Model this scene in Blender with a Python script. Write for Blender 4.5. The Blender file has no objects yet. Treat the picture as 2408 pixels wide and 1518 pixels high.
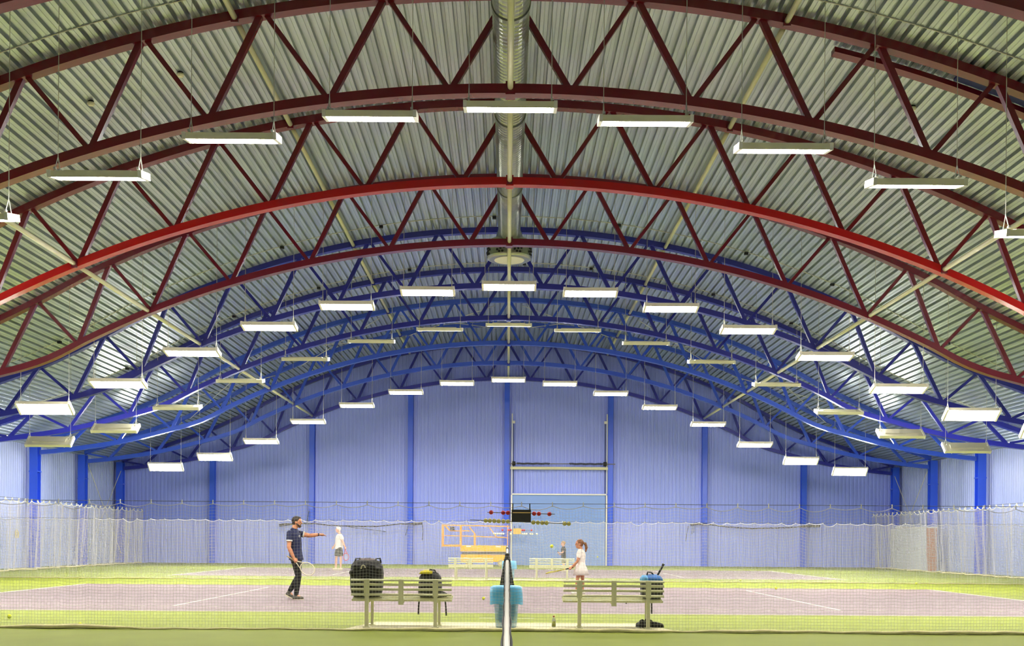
import bpy, bmesh, math, random
from mathutils import Vector, Matrix
random.seed(7)
R = math.radians
PI = math.pi
scene = bpy.context.scene
COL = scene.collection

# ------------------------------------------------------------------ materials
def lin(c):
    def f(v):
        v /= 255.0
        return v / 12.92 if v <= 0.04045 else ((v + 0.055) / 1.055) ** 2.4
    return (f(c[0]), f(c[1]), f(c[2]), 1.0)

def mat(name, rgb, rough=0.5, metal=0.0, spec=0.5, noise=0.0, nscale=8.0, bump=0.0, stretch=(1, 1, 1), alpha=1.0, trans=0.0):
    m = bpy.data.materials.new(name)
    m.use_nodes = True
    nt = m.node_tree
    b = nt.nodes['Principled BSDF']
    c = lin(rgb)
    b.inputs['Base Color'].default_value = c
    b.inputs['Roughness'].default_value = rough
    b.inputs['Metallic'].default_value = metal
    b.inputs['Specular IOR Level'].default_value = spec
    if alpha < 1:
        b.inputs['Alpha'].default_value = alpha
    if trans > 0:
        b.inputs['Transmission Weight'].default_value = trans
    if noise > 0 or bump > 0:
        tc = nt.nodes.new('ShaderNodeTexCoord')
        mp = nt.nodes.new('ShaderNodeMapping')
        mp.inputs['Scale'].default_value = stretch
        n = nt.nodes.new('ShaderNodeTexNoise')
        n.inputs['Scale'].default_value = nscale
        n.inputs['Detail'].default_value = 4
        nt.links.new(tc.outputs['Object'], mp.inputs['Vector'])
        nt.links.new(mp.outputs['Vector'], n.inputs['Vector'])
        if noise > 0:
            r = nt.nodes.new('ShaderNodeValToRGB')
            e = r.color_ramp.elements
            e[0].position, e[1].position = 0.3, 0.7
            e[0].color = tuple(v * (1 - noise) for v in c[:3]) + (1,)
            e[1].color = tuple(min(1, v * (1 + noise)) for v in c[:3]) + (1,)
            nt.links.new(n.outputs['Fac'], r.inputs['Fac'])
            nt.links.new(r.outputs['Color'], b.inputs['Base Color'])
        if bump > 0:
            bp = nt.nodes.new('ShaderNodeBump')
            bp.inputs['Strength'].default_value = bump
            bp.inputs['Distance'].default_value = 0.01
            nt.links.new(n.outputs['Fac'], bp.inputs['Height'])
            nt.links.new(bp.outputs['Normal'], b.inputs['Normal'])
    return m

def emat(name, rgb, strength):
    m = bpy.data.materials.new(name)
    m.use_nodes = True
    nt = m.node_tree
    nt.nodes.clear()
    o = nt.nodes.new('ShaderNodeOutputMaterial')
    e = nt.nodes.new('ShaderNodeEmission')
    e.inputs['Color'].default_value = (rgb[0], rgb[1], rgb[2], 1)
    e.inputs['Strength'].default_value = strength
    nt.links.new(e.outputs[0], o.inputs['Surface'])
    return m

LAMP = 42.0
M = dict(
    green=mat('green court paint', (132, 142, 52), 0.7, noise=0.05, nscale=1.3, spec=0.12),
    purple=mat('mauve court paint', (130, 113, 117), 0.65, noise=0.05, nscale=1.6, spec=0.2),
    line=mat('white line paint', (225, 222, 205), 0.6),
    mat_=mat('pale mat', (205, 198, 158), 0.8, noise=0.05, nscale=9),
    deck=mat('galvanised deck', (202, 214, 222), 0.33, metal=0.6, noise=0.10, nscale=0.6, stretch=(6, 0.35, 1)),
    duct=mat('galvanised duct', (165, 170, 150), 0.28, metal=0.9, noise=0.08, nscale=3),
    wall=mat('blue sheet wall', (154, 170, 248), 0.38, noise=0.03, nscale=0.5),
    wside=mat('pale blue sheet wall', (178, 194, 244), 0.30, noise=0.03, nscale=0.5),
    back=mat('back wall', (110, 120, 160), 0.6),
    red=mat('red steel paint', (118, 4, 24), 0.27, spec=0.75, noise=0.06, nscale=2),
    redb=mat('bright red steel paint', (190, 8, 10), 0.27, spec=0.75, noise=0.05, nscale=2),
    redd=mat('maroon steel paint', (116, 8, 38), 0.27, spec=0.75, noise=0.06, nscale=2),
    blue=mat('blue steel paint', (38, 42, 158), 0.27, spec=0.75, noise=0.05, nscale=2),
    blueb=mat('bright blue steel paint', (50, 88, 210), 0.27, spec=0.75, noise=0.05, nscale=2),
    col=mat('blue column paint', (52, 96, 232), 0.3, noise=0.04, nscale=2),
    pipe=mat('cream pipe paint', (222, 222, 182), 0.45, noise=0.04, nscale=3),
    house=mat('lamp housing', (238, 234, 206), 0.5, noise=0.03, nscale=5),
    cap=mat('white end cap', (240, 238, 225), 0.4),
    lamp=emat('lit lamp panel', (1.0, 0.955, 0.88), LAMP),
    wire=mat('steel wire', (214, 214, 200), 0.4),
    dark=mat('black plastic', (22, 22, 22), 0.5, noise=0.1, nscale=20),
    white=mat('white paint', (232, 232, 222), 0.5),
    cream=mat('cream bench paint', (208, 206, 164), 0.5, noise=0.03, nscale=10),
    doorp=mat('light blue door panel', (128, 160, 222), 0.45, noise=0.02, nscale=2),
    net=mat('pale net cord', (214, 212, 200), 0.8),
    nets=mat('white net cord', (206, 204, 214), 0.8),
    hem=mat('net hem cloth', (215, 205, 150), 0.8, noise=0.12, nscale=14),
    cable=mat('dark cable', (60, 66, 84), 0.5),
    tnet=mat('black net cord', (16, 16, 18), 0.7),
    tfold=mat('folded black net', (26, 24, 28), 0.8, noise=0.35, nscale=60, bump=0.6),
    band=mat('white net tape', (232, 228, 214), 0.7),
    bag=mat('black bag cloth', (30, 26, 26), 0.7, noise=0.2, nscale=30, bump=0.3),
    bagtop=mat('brown grey bag cloth', (104, 84, 78), 0.6, noise=0.1, nscale=25),
    yellow=mat('yellow cloth', (222, 205, 30), 0.7, noise=0.08, nscale=20),
    bluebag=mat('blue bag cloth', (38, 112, 190), 0.6, noise=0.1, nscale=20),
    bluel=mat('light blue cloth', (96, 170, 220), 0.6, noise=0.1, nscale=20),
    lift=mat('yellow lift paint', (250, 186, 0), 0.4, noise=0.05, nscale=4),
    lifto=mat('orange yellow rail paint', (242, 170, 60), 0.45),
    grey=mat('grey steel', (125, 122, 115), 0.5, noise=0.08, nscale=10),
    tyre=mat('tyre rubber', (176, 160, 120), 0.7),
    orange=mat('orange wood', (214, 124, 14), 0.5, noise=0.08, nscale=4, stretch=(6, 6, 0.5)),
    cab=mat('white cabinet laminate', (222, 226, 226), 0.45),
    ball=mat('tennis ball felt', (216, 222, 40), 0.85, noise=0.06, nscale=60),
    ballw=mat('cream counter ball', (206, 196, 120), 0.6),
    ballr=mat('red counter ball', (196, 40, 44), 0.45),
    skin=mat('skin', (206, 142, 104), 0.55, noise=0.04, nscale=20),
    skinp=mat('pale skin', (228, 176, 146), 0.55, noise=0.04, nscale=20),
    hair=mat('dark brown hair', (44, 32, 26), 0.6, noise=0.25, nscale=70),
    hairb=mat('chestnut hair', (122, 74, 34), 0.55, noise=0.25, nscale=70),
    hairf=mat('fair hair', (176, 134, 74), 0.55, noise=0.2, nscale=70),
    navy=mat('navy shirt cloth', (30, 36, 74), 0.8, noise=0.1, nscale=30),
    blk=mat('black trouser cloth', (20, 19, 21), 0.8, noise=0.15, nscale=30),
    olive=mat('dark shorts cloth', (58, 58, 42), 0.8, noise=0.2, nscale=30),
    shirtw=mat('white shirt cloth', (240, 236, 224), 0.8, noise=0.02, nscale=20),
    dressw=mat('white dress cloth', (242, 234, 222), 0.8, noise=0.02, nscale=20),
    shoe=mat('grey shoe', (92, 88, 78), 0.7, noise=0.1, nscale=40),
    sole=mat('pale sole', (214, 204, 176), 0.7),
    pink=mat('red racket frame', (214, 70, 90), 0.4),
    rframe=mat('yellow racket frame', (214, 206, 60), 0.4, noise=0.5, nscale=6),
    pale=mat('pale racket frame', (214, 206, 176), 0.4),
    string=mat('racket string', (225, 220, 200), 0.6),
    tape=mat('tan grip tape', (196, 172, 130), 0.7),
    binbag=mat('blue bin bag', (92, 180, 228), 0.35, noise=0.12, nscale=9, bump=0.5, alpha=0.94),
    binb=mat('translucent bin plastic', (120, 180, 215), 0.4, alpha=0.5, noise=0.05, nscale=6),
    trash=mat('crumpled rubbish', (86, 92, 96), 0.8, noise=0.4, nscale=14),
    bottle=mat('clear bottle plastic', (224, 226, 206), 0.15, alpha=0.6),
    drink=mat('yellow green drink label', (150, 152, 66), 0.4),
    capr=mat('red brown cap', (150, 60, 40), 0.5),
    sign=mat('yellow sign', (228, 200, 70), 0.5),
    dots=mat('detector black', (16, 16, 16), 0.5),
    tie=mat('rolled dark net', (34, 24, 26), 0.8, noise=0.5, nscale=12),
    board=mat('dark score board', (50, 46, 34), 0.6, noise=0.1, nscale=20),
    box=mat('tan score board', (226, 186, 116), 0.6),
    infill=mat('dark blue infill', (48, 58, 110), 0.7, noise=0.15, nscale=8),
)

# ------------------------------------------------------------------ mesh helpers
class MB:
    def __init__(s):
        s.v = []; s.f = []; s.m = []; s.mi = 0; s.smooth = False
    def face(s, idx):
        s.f.append(idx); s.m.append(s.mi)
    def box(s, x0, x1, y0, y1, z0, z1, mtx=None):
        b = len(s.v)
        for z in (z0, z1):
            for x, y in ((x0, y0), (x1, y0), (x1, y1), (x0, y1)):
                p = Vector((x, y, z))
                s.v.append(tuple(mtx @ p) if mtx else tuple(p))
        for q in ((3, 2, 1, 0), (4, 5, 6, 7), (0, 1, 5, 4), (1, 2, 6, 5), (2, 3, 7, 6), (3, 0, 4, 7)):
            s.face([b + i for i in q])
        return s
    def cbox(s, c, d, mtx=None):
        return s.box(c[0]-d[0]/2, c[0]+d[0]/2, c[1]-d[1]/2, c[1]+d[1]/2, c[2]-d[2]/2, c[2]+d[2]/2, mtx)
    def ring_loft(s, rings, closed=True, cap=True):
        b = len(s.v); n = len(rings[0])
        for r in rings:
            s.v.extend(tuple(p) for p in r)
        for i in range(len(rings) - 1):
            for j in range(n if closed else n - 1):
                k = (j + 1) % n
                s.face([b + i*n + j, b + i*n + k, b + (i+1)*n + k, b + (i+1)*n + j])
        if cap:
            s.face([b + j for j in range(n)][::-1])
            s.face([b + (len(rings)-1)*n + j for j in range(n)])
        return s
    def bar(s, a, b_, w, h, up=(0, 0, 1)):
        a, b_ = Vector(a), Vector(b_)
        t = (b_ - a).normalized()
        u = Vector(up).cross(t)
        if u.length < 1e-5: u = Vector((1, 0, 0)).cross(t)
        u.normalize(); n = t.cross(u)
        def sec(p): return [p - u*w/2 - n*h/2, p + u*w/2 - n*h/2, p + u*w/2 + n*h/2, p - u*w/2 + n*h/2]
        return s.ring_loft([sec(a), sec(b_)])
    def tube(s, pts, rad, sides=8, cap=True, closed=False):
        pts = [Vector(p) for p in pts]
        n = len(pts)
        rads = rad if isinstance(rad, (list, tuple)) else [rad] * n
        rings = []; u = None
        for i, p in enumerate(pts):
            if closed: t = pts[(i+1) % n] - pts[i-1]
            else: t = pts[min(i+1, n-1)] - pts[max(i-1, 0)]
            t = t.normalized() if t.length > 1e-9 else Vector((0, 0, 1))
            if u is None:
                a = Vector((0, 0, 1)) if abs(t.z) < 0.9 else Vector((1, 0, 0))
                u = a.cross(t).normalized()
            else:
                u = (u - t * u.dot(t))
                u = u.normalized() if u.length > 1e-6 else Vector((1, 0, 0))
            w = t.cross(u)
            rings.append([p + (u*math.cos(2*PI*k/sides) + w*math.sin(2*PI*k/sides)) * rads[i] for k in range(sides)])
        if closed:
            b = len(s.v)
            for r in rings: s.v.extend(tuple(q) for q in r)
            for i in range(n):
                i2 = (i+1) % n
                for j in range(sides):
                    k = (j+1) % sides
                    s.face([b+i*sides+j, b+i*sides+k, b+i2*sides+k, b+i2*sides+j])
            return s
        return s.ring_loft(rings, cap=cap)
    def lathe(s, prof, c=(0, 0, 0), sides=20, sx=1, sy=1, cap=True):
        rings = [[Vector((c[0] + r*sx*math.cos(2*PI*k/sides), c[1] + r*sy*math.sin(2*PI*k/sides), c[2] + z)) for k in range(sides)] for r, z in prof]
        return s.ring_loft(rings, cap=cap)
    def ball(s, c, r, seg=12, rings=8, sc=(1, 1, 1), mtx=None):
        rr = []
        for i in range(rings + 1):
            a = -PI/2 + PI * i / rings
            rad = max(1e-4, math.cos(a))
            row = []
            for k in range(seg):
                p = Vector((r*sc[0]*rad*math.cos(2*PI*k/seg), r*sc[1]*rad*math.sin(2*PI*k/seg), r*sc[2]*math.sin(a)))
                if mtx: p = mtx @ p
                row.append(Vector(c) + p)
            rr.append(row)
        return s.ring_loft(rr)
    def capsule(s, pts, rads, sides=12):
        """closed tapering limb with rounded ends"""
        pts = [Vector(p) for p in pts]
        P = []; Q = []
        t0 = (pts[0] - pts[1]).normalized(); t1 = (pts[-1] - pts[-2]).normalized()
        for a in (1.0, 0.8, 0.45):
            P.append(pts[0] + t0*rads[0]*a); Q.append(max(1e-3, rads[0]*math.sqrt(max(0, 1-a*a))))
        P += pts; Q += list(rads)
        for a in (0.45, 0.8, 1.0):
            P.append(pts[-1] + t1*rads[-1]*a); Q.append(max(1e-3, rads[-1]*math.sqrt(max(0, 1-a*a))))
        return s.tube(P, Q, sides)
    def build(s, name, m, parent=None, loc=None, smooth=False):
        me = bpy.data.meshes.new(name)
        me.from_pydata(s.v, [], s.f)
        ms = m if isinstance(m, (list, tuple)) else [m]
        for k in ms: me.materials.append(k)
        if len(ms) > 1:
            me.polygons.foreach_set('material_index', s.m)
        if smooth or s.smooth:
            me.polygons.foreach_set('use_smooth', [True] * len(me.polygons))
        me.update()
        o = bpy.data.objects.new(name, me)
        COL.objects.link(o)
        if parent: o.parent = parent
        if loc: o.location = loc
        return o

def tag(o, label, cat, group=None):
    o['label'] = label; o['category'] = cat
    if group: o['group'] = group
    return o
def thing(name, label, cat, loc=(0, 0, 0), rotz=0, group=None):
    o = bpy.data.objects.new(name, None)
    o.empty_display_size = 0.2
    COL.objects.link(o)
    o.location = loc; o.rotation_euler = (0, 0, rotz)
    return tag(o, label, cat, group)
def struct(o):
    o['kind'] = 'structure'; return o
def copy_tree(src, loc=None, rotz=None):
    r = src.copy(); COL.objects.link(r)
    if loc is not None: r.location = loc
    if rotz is not None: r.rotation_euler = (0, 0, rotz)
    for ch in list(src.children):
        c = ch.copy(); COL.objects.link(c); c.parent = r
        for g in list(ch.children):
            d = g.copy(); COL.objects.link(d); d.parent = c
    return r
def remeshed(mb, name, m, parent, vox, smooth=3, fac=0.5):
    """fuse overlapping closed volumes into one continuous surface"""
    o = mb.build(name, m, parent)
    r = o.modifiers.new('r', 'REMESH'); r.mode = 'VOXEL'; r.voxel_size = vox; r.use_smooth_shade = True
    if smooth:
        k = o.modifiers.new('s', 'SMOOTH'); k.iterations = smooth; k.factor = fac
    dg = bpy.context.evaluated_depsgraph_get()
    me = bpy.data.meshes.new_from_object(o.evaluated_get(dg))
    o.modifiers.clear()
    old = o.data; o.data = me; bpy.data.meshes.remove(old)
    if not me.materials: me.materials.append(m)
    me.polygons.foreach_set('use_smooth', [True] * len(me.polygons))
    return o

# ------------------------------------------------------------------ roof curves
def interp(tab, x):
    x = abs(x)
    xs = [p[0] for p in tab]; ys = [p[1] for p in tab]
    if x >= xs[-1]:
        s = (ys[-1]-ys[-2])/(xs[-1]-xs[-2]); return ys[-1] + s*(x-xs[-1])
    i = max(k for k in range(len(xs)) if xs[k] <= x)
    def slope(k):
        if k == 0: return 0.0
        if k == len(xs)-1: return (ys[k]-ys[k-1])/(xs[k]-xs[k-1])
        return (ys[k+1]-ys[k-1])/(xs[k+1]-xs[k-1])
    h = xs[i+1]-xs[i]; t = (x-xs[i])/h
    a, b, m0, m1 = ys[i], ys[i+1], slope(i)*h, slope(i+1)*h
    return (2*t**3-3*t*t+1)*a + (t**3-2*t*t+t)*m0 + (-2*t**3+3*t*t)*b + (t**3-t*t)*m1
def circ(x, z0): return z0 - (27 - math.sqrt(27*27 - x*x))
TOPT = [(k*1.5, circ(k*1.5, 11.585)) for k in range(10)] + [(14.58, 7.43), (15.7, 6.92), (17.05, 6.42), (18.2, 6.02), (19.3, 5.63), (20.35, 5.27), (21.2, 5.0)]
BOTT = [(k*1.5, circ(k*1.5, 9.73)) for k in range(9)] + [(13.0, circ(13.0, 9.73)), (13.8, 6.10), (14.7, 5.86), (15.6, 5.62), (16.4, 5.43), (17.3, 5.25), (18.3, 5.10), (19.3, 4.96), (20.35, 4.86)]
def zt(x): return interp(TOPT, x)
def zb(x): return interp(BOTT, x)
CH = 0.18                         # chord depth
def zdeck(x): return zt(x) + CH   # lowest flange of the roof deck
S = 5.15
TY = [20.16 + S*i for i in range(-1, 8)]     # truss planes, far one on the gable wall
YW = 56.35
HW = 20.35

# ------------------------------------------------------------------ floor
fl = MB()
def rect(x0, x1, y0, y1, z): 
    b = len(fl.v); fl.v.extend([(x0, y0, z), (x1, y0, z), (x1, y1, z), (x0, y1, z)]); fl.face([b, b+1, b+2, b+3])
fl.mi = 0; rect(-21.2, 21.2, -6, YW+0.3, 0)
HL = 11.885
for D0 in (0.85, 18.95, 37.10):
    fl.mi = 1; rect(-HL, HL, D0, D0+10.97, 0.002)
    fl.mi = 2
    def ln(x0, x1, y0, y1): rect(x0, x1, y0, y1, 0.004)
    ln(-HL, HL, D0, D0+.05); ln(-HL, HL, D0+10.92, D0+10.97)
    ln(-HL, HL, D0+1.37, D0+1.42); ln(-HL, HL, D0+9.55, D0+9.60)
    ln(-HL, -HL+.1, D0+.05, D0+10.92); ln(HL-.1, HL, D0+.05, D0+10.92)
    ln(-6.43, -6.37, D0+1.42, D0+9.55); ln(6.37, 6.43, D0+1.42, D0+9.55)
    ln(-6.37, 6.37, D0+5.46, D0+5.51)
fl.mi = 2; rect(-.46, .46, 17.7, 17.75, .004); rect(-1.4, 1.4, 35.95, 36.0, .004)
struct(fl.build('floor', [M['green'], M['purple'], M['line']]))

# ------------------------------------------------------------------ ceiling deck with trapezoid ribs
N = 1600
xs = [-21.2 + 42.4*i/N for i in range(N+1)]
acc = [0.0]
for i in range(N):
    acc.append(acc[-1] + math.hypot(xs[i+1]-xs[i], zdeck(xs[i+1])-zdeck(xs[i])))
def at_arc(sv):
    lo, hi = 0, N
    while hi - lo > 1:
        m_ = (lo+hi)//2
        if acc[m_] <= sv: lo = m_
        else: hi = m_
    t = (sv-acc[lo])/(acc[hi]-acc[lo])
    return xs[lo] + t*(xs[hi]-xs[lo])
PITCH = 0.237
prof = []
n_r = int(acc[-1]/PITCH)
off = (acc[-1]-n_r*PITCH)/2
for k in range(n_r):
    s0 = off + k*PITCH
    for ds, h in ((0, 0), (.066, 0), (.072, .010), (.078, .010), (.084, 0), (.150, 0), (.168, .11), (.219, .11)):
        x = at_arc(min(acc[-1]-1e-4, s0+ds)); e = 1e-3
        t = Vector((2*e, 0, zdeck(x+e)-zdeck(x-e))).normalized()
        nrm = Vector((-t.z, 0, t.x))
        prof.append(Vector((x, 0, zdeck(x))) + nrm*h)
dk = MB()
ys = [-6, 20.2, 40, YW+.3]
dk.ring_loft([[Vector((p.x, y, p.z)) for p in prof] for y in ys], closed=False, cap=False)
struct(dk.build('ceiling', M['deck']))

# ------------------------------------------------------------------ walls (ribbed sheet)
def rib_wall(name, pts_fn, length, pitch, depth, m, top_fn):
    mb = MB(); n = int(length/pitch)
    row0, row1 = [], []
    for k in range(n):
        for ds, h in ((0, 0), (.55, 0), (.65, depth), (.90, depth)):
            s_ = (k+ds)*pitch
            p = pts_fn(s_, h)
            row0.append(Vector((p[0], p[1], 0))); row1.append(Vector((p[0], p[1], top_fn(p[0]))))
    mb.ring_loft([row0, row1], closed=False, cap=False)
    return struct(mb.build(name, m))
rib_wall('wall_far', lambda s_, h: (-21+s_, YW+h), 42, .2, .03, M['wall'], lambda x: zdeck(x)+.12)
rib_wall('wall_left', lambda s_, h: (-20.78-h, -6+s_), YW+6, .2, .03, M['wside'], lambda x: 5.32)
rib_wall('wall_right', lambda s_, h: (20.78+h, -6+s_), YW+6, .2, .03, M['wside'], lambda x: 5.32)
bw = MB(); XS = [-21+42*i/60 for i in range(61)]
bw.ring_loft([[Vector((x, -6, 0)) for x in XS], [Vector((x, -6, zdeck(x)+.12)) for x in XS]], closed=False, cap=False)
struct(bw.build('wall_back', M['back']))

# ------------------------------------------------------------------ roof trusses
BN = [1.145, 3.44, 5.72, 7.97, 10.25, 12.35, 14.55, 16.85, 19.15]
TN = [0, 2.36, 4.69, 6.95, 9.2, 11.4, 13.5, 15.7, 18.15, 20.25]
def chord_mesh(fn, x0, x1, y, n, w=.23, h=CH):
    mb = MB(); rings = []
    for i in range(n+1):
        x = x0 + (x1-x0)*i/n; z = fn(x)
        rings.append([Vector((x, y-w/2, z)), Vector((x, y+w/2, z)), Vector((x, y+w/2, z+h)), Vector((x, y-w/2, z+h))])
    return mb.ring_loft(rings)
tl = ['red arched roof truss nearest overhead, only its lower chord ends show in the top corners',
      'dark red arched roof truss spanning the top of the view, above the nearest lamps',
      'arched roof truss with the bright red lower chord, second below the top edge',
      'maroon arched roof truss, the last red one, crossing in front of the round air diffuser',
      'dark blue arched roof truss just behind the air diffuser, first of the blue ones',
      'indigo arched roof truss right behind the row of lamps that show only their pale backs',
      'bright blue arched roof truss in front of the farthest row of lit lamps',
      'blue arched roof truss right behind the farthest lit lamps, last before the gable wall',
      'dull blue roof truss standing flat against the far gable wall']
tm = ['red', 'red', 'redb', 'redd', 'blue', 'blue', 'blueb', 'blueb', 'blue']
tm2 = ['red', 'red', 'red', 'redd', 'blue', 'blue', 'blueb', 'blueb', 'blue']
tbase = {}
for i, y in enumerate(TY):
    if i == 8: y = YW - .32
    t = thing('roof_truss', tl[i], 'roof truss', (0, y, 4.8), 0, 'red roof trusses' if i < 4 else 'blue roof trusses')
    m1, m2 = M[tm[i]], M[tm2[i]]
    z0 = 4.8
    chord_mesh(lambda x: zt(x)-z0, -20.3, 20.3, 0, 120).build('top_chord', m2, t)
    o = chord_mesh(lambda x: zb(x)-z0, -20.2, 20.2, 0, 120).build('bottom_chord', m1, t)
    key = (tm2[i])
    if key not in tbase:
        L = []
        for sg in (-1, 1):
            for k, bx in enumerate(BN):
                for kt in (k, k+1):
                    tx = TN[kt]
                    if kt == 0 and sg == 1 and False: continue
                    a = Vector((sg*(bx + (-.06 if kt == k else .06)), 0, zb(bx)+CH-z0))
                    b = Vector((sg*(tx + (.06 if kt == k else -.06)), 0, zt(tx)-z0+.03))
                    if (b-a).length < .35: continue
                    w = .115 if kt == k else .09
                    d = MB().bar(a, b, w, w, (0, 1, 0))
                    L.append(d.build('diagonal', m2, t))
        tbase[key] = [q.data for q in L]
    else:
        for me in tbase[key]:
            q = bpy.data.objects.new('diagonal', me); COL.objects.link(q); q.parent = t
    # gusset at the ridge splice
    MB().box(-.09, .09, -.13, .13, zb(0)-z0-.03, zb(0)-z0+CH+.04).build('splice_plate', m1, t)

# doubled chord behind the nearest truss on the right, with a dark blue infill board
tag(chord_mesh(zt, 6.3, 13.2, 20.78, 40, .23, .10).build('reinforcing_beam', M['red']), 'short red curved beam doubling the nearest top chord at upper right', 'beam')
ip = MB(); rings = []
for i in range(13):
    x = 8.6 + 4.6*i/12
    rings.append([Vector((x, 20.29, zt(x)+.10)), Vector((x, 20.63, zt(x)+.10)), Vector((x, 20.63, zt(x)+.14)), Vector((x, 20.29, zt(x)+.14))])
ip.ring_loft(rings)
tag(ip.build('infill_board', M['infill']), 'dark blue curved board closing the gap between two red beams at upper right', 'board')

# ------------------------------------------------------------------ columns
sides = [('left', -1), ('right', 1)]
def column(x, y, h, label, grp, w=.34, d=.36, m='col', cap=True):
    t = thing('wall_column', label, 'column', (x, y, 0), 0, grp)
    mb = MB()
    mb.box(-w/2, w/2, -d/2, -d/2+.03, 0, h); mb.box(-w/2, w/2, d/2-.03, d/2, 0, h); mb.box(-.02 if w > .2 else -.01, .02, -d/2+.03, d/2-.03, 0, h)
    mb.box(-w/2, w/2, -d/2+.03, d/2-.03, h-.03, h)
    mb.build('shaft', M[m], t)
    MB().box(-w/2-.05, w/2+.05, -d/2-.05, d/2+.05, 0, .02).build('base_plate', M[m], t)
    if cap: MB().box(-w/2-.02, w/2+.02, -d/2-.02, d/2+.02, h*.78, h*.78+.05).build('collar', M[m], t)
    return t
ordn = {7: 'standing in the far {s} corner of the hall', 6: 'on the {s} wall, next before the far corner', 5: 'on the {s} wall, second before the far corner', 4: 'on the {s} wall, third before the far corner and just out of the photo', 3: 'on the {s} wall, fourth before the far corner, out of the photo'}
for s_, sg in sides:
    for k in (7, 6, 5, 4, 3):
        y = TY[k+1] if k < 7 else YW-.32
        column(sg*(HW+.06), y, zt(HW), 'blue steel column ' + ordn[k].format(s=s_), 'side wall columns')
gx = [(-15.6, 'far wall, between the left corner and the wall end of the stored net'), (-10.35, 'far wall, behind the coach in navy'),
      (-5.15, 'far wall, left of the yellow lift platform'), (-.06, 'far wall, at the left jamb of the blue door'),
      (5.42, 'far wall, at the right jamb of the blue door'), (10.4, 'far wall, first one right of the blue door'), (15.65, 'far wall, between the white cabinet corner and the right stored net')]
for x, lb in gx:
    column(x, YW-.14, zb(x)+.05, 'slim blue steel column on the ' + lb, 'gable columns', w=.27, d=.26, cap=False)

# ------------------------------------------------------------------ tie pipes, braces
PXS = [(0, 'bot', 'cream tie pipe running along the ridge below the air duct'), (-5.2, 'top', 'cream tie pipe under the roof left of the duct'),
       (5.2, 'top', 'cream tie pipe under the roof right of the duct'), (-10.3, 'bot', 'cream tie pipe between the lower chords on the far left'),
       (10.3, 'bot', 'cream tie pipe between the lower chords on the far right')]
for x, kind, lb in PXS:
    z = (zb(x)+.09) if kind == 'bot' else (zt(x)+.02)
    t = thing('tie_pipe', lb, 'pipe', (x, 0, z), 0, 'tie pipes')
    for i in range(len(TY)):
        y0 = -4 if i == 0 else TY[i-1]+.17
        y1 = (TY[i] if i < 8 else YW-.32)-.17
        MB().tube([(0, y0, 0), (0, y1, 0)], .055, 10).build('pipe_length', M['pipe'], t, smooth=True)
        if i < 8:
            MB().box(-.07, .07, y1+.004, y1+.05, -.09, .09).build('end_bracket', M['redd'] if i < 4 else M['blue'], t)
bays = [(0.6, 4.8, 'near the ridge'), (5.6, 9.9, 'half way down the slope'), (10.7, 15.2, 'low on the slope')]
for sg, sn in ((-1, 'left'), (1, 'right')):
    for x0, x1, bn in bays:
        y0, y1 = TY[6]+.2, TY[7]-.2
        t = thing('roof_cross_brace', 'thin steel rods crossed under the far roof bay, %s, %s side' % (bn, sn), 'brace', (0, 0, 0), 0, 'roof cross braces')
        MB().tube([(sg*x0, y0, zt(x0)-.10), (sg*x1, y1, zt(x1)-.10)], .016, 6).build('rod', M['wire'], t)
        MB().tube([(sg*x0, y1, zt(x0)-.14), (sg*x1, y0, zt(x1)-.14)], .016, 6).build('rod', M['wire'], t)
    t = thing('wall_cross_brace', 'steel rods crossed between the last two columns of the %s wall' % sn, 'brace', (sg*20.25, 0, 0), 0, 'wall cross braces')
    ya, yb = TY[7]+.25, YW-.6
    MB().tube([(0, ya, 4.8), (0, yb, .5)], .018, 6).build('rod', M['wire'], t)
    MB().tube([(sg*.04, yb, 4.8), (sg*.04, ya, .5)], .018, 6).build('rod', M['wire'], t)

# ------------------------------------------------------------------ air duct and diffuser
t = thing('air_duct', 'round galvanised spiral air duct running along the ridge inside the trusses', 'air duct', (0, 0, 10.72))
dm = MB()
rings = []; yy = -4.0
k = 0
while yy < 32.2:
    r = .33 if k % 3 else .337
    rings.append([Vector((r*math.cos(2*PI*j/28), yy, r*math.sin(2*PI*j/28))) for j in range(28)])
    yy += .045 if k % 3 else .05
    k += 1
dm.ring_loft(rings, closed=True, cap=True)
dm.build('duct_shell', M['duct'], t, smooth=False)
for y in (7, 12, 18.6, 23.4, 28.2):
    MB().tube([(0, y, 0), (0, y+.09, 0)], .352, 28).build('joint_collar', M['duct'], t)
t = thing('air_diffuser', 'drum shaped nozzle diffuser at the end of the air duct under the ridge', 'diffuser', (0, 32.95, 9.98))
MB().lathe([(.62, .0), (.68, .035), (.70, .07), (.70, .52), (.60, .60), (.40, .66)], sides=40).build('drum', M['duct'], t, smooth=False)
MB().lathe([(.45, -.018), (.47, -.004)], sides=40).build('face_plate', M['cap'], t)
MB().tube([(0, -.75, .74), (0, -.4, .72), (0, -.1, .64)], [.33, .36, .42], 28).build('elbow', M['duct'], t)
for a in range(8):
    th = PI/4*a + PI/8
    for dx, dz in ((0, 0), (.11, .03), (-.11, -.03), (.04, .1), (-.06, .1), (.06, -.1), (-.04, -.1)):
        p = th + dx/.7
        c = Vector((math.cos(p)*.70, math.sin(p)*.70, .20+dz*.9))
        n = Vector((math.cos(p), math.sin(p), 0))
        MB().tube([c - n*.01, c + n*.02], .036, 10).build('nozzle', M['dots'], t)

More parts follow.
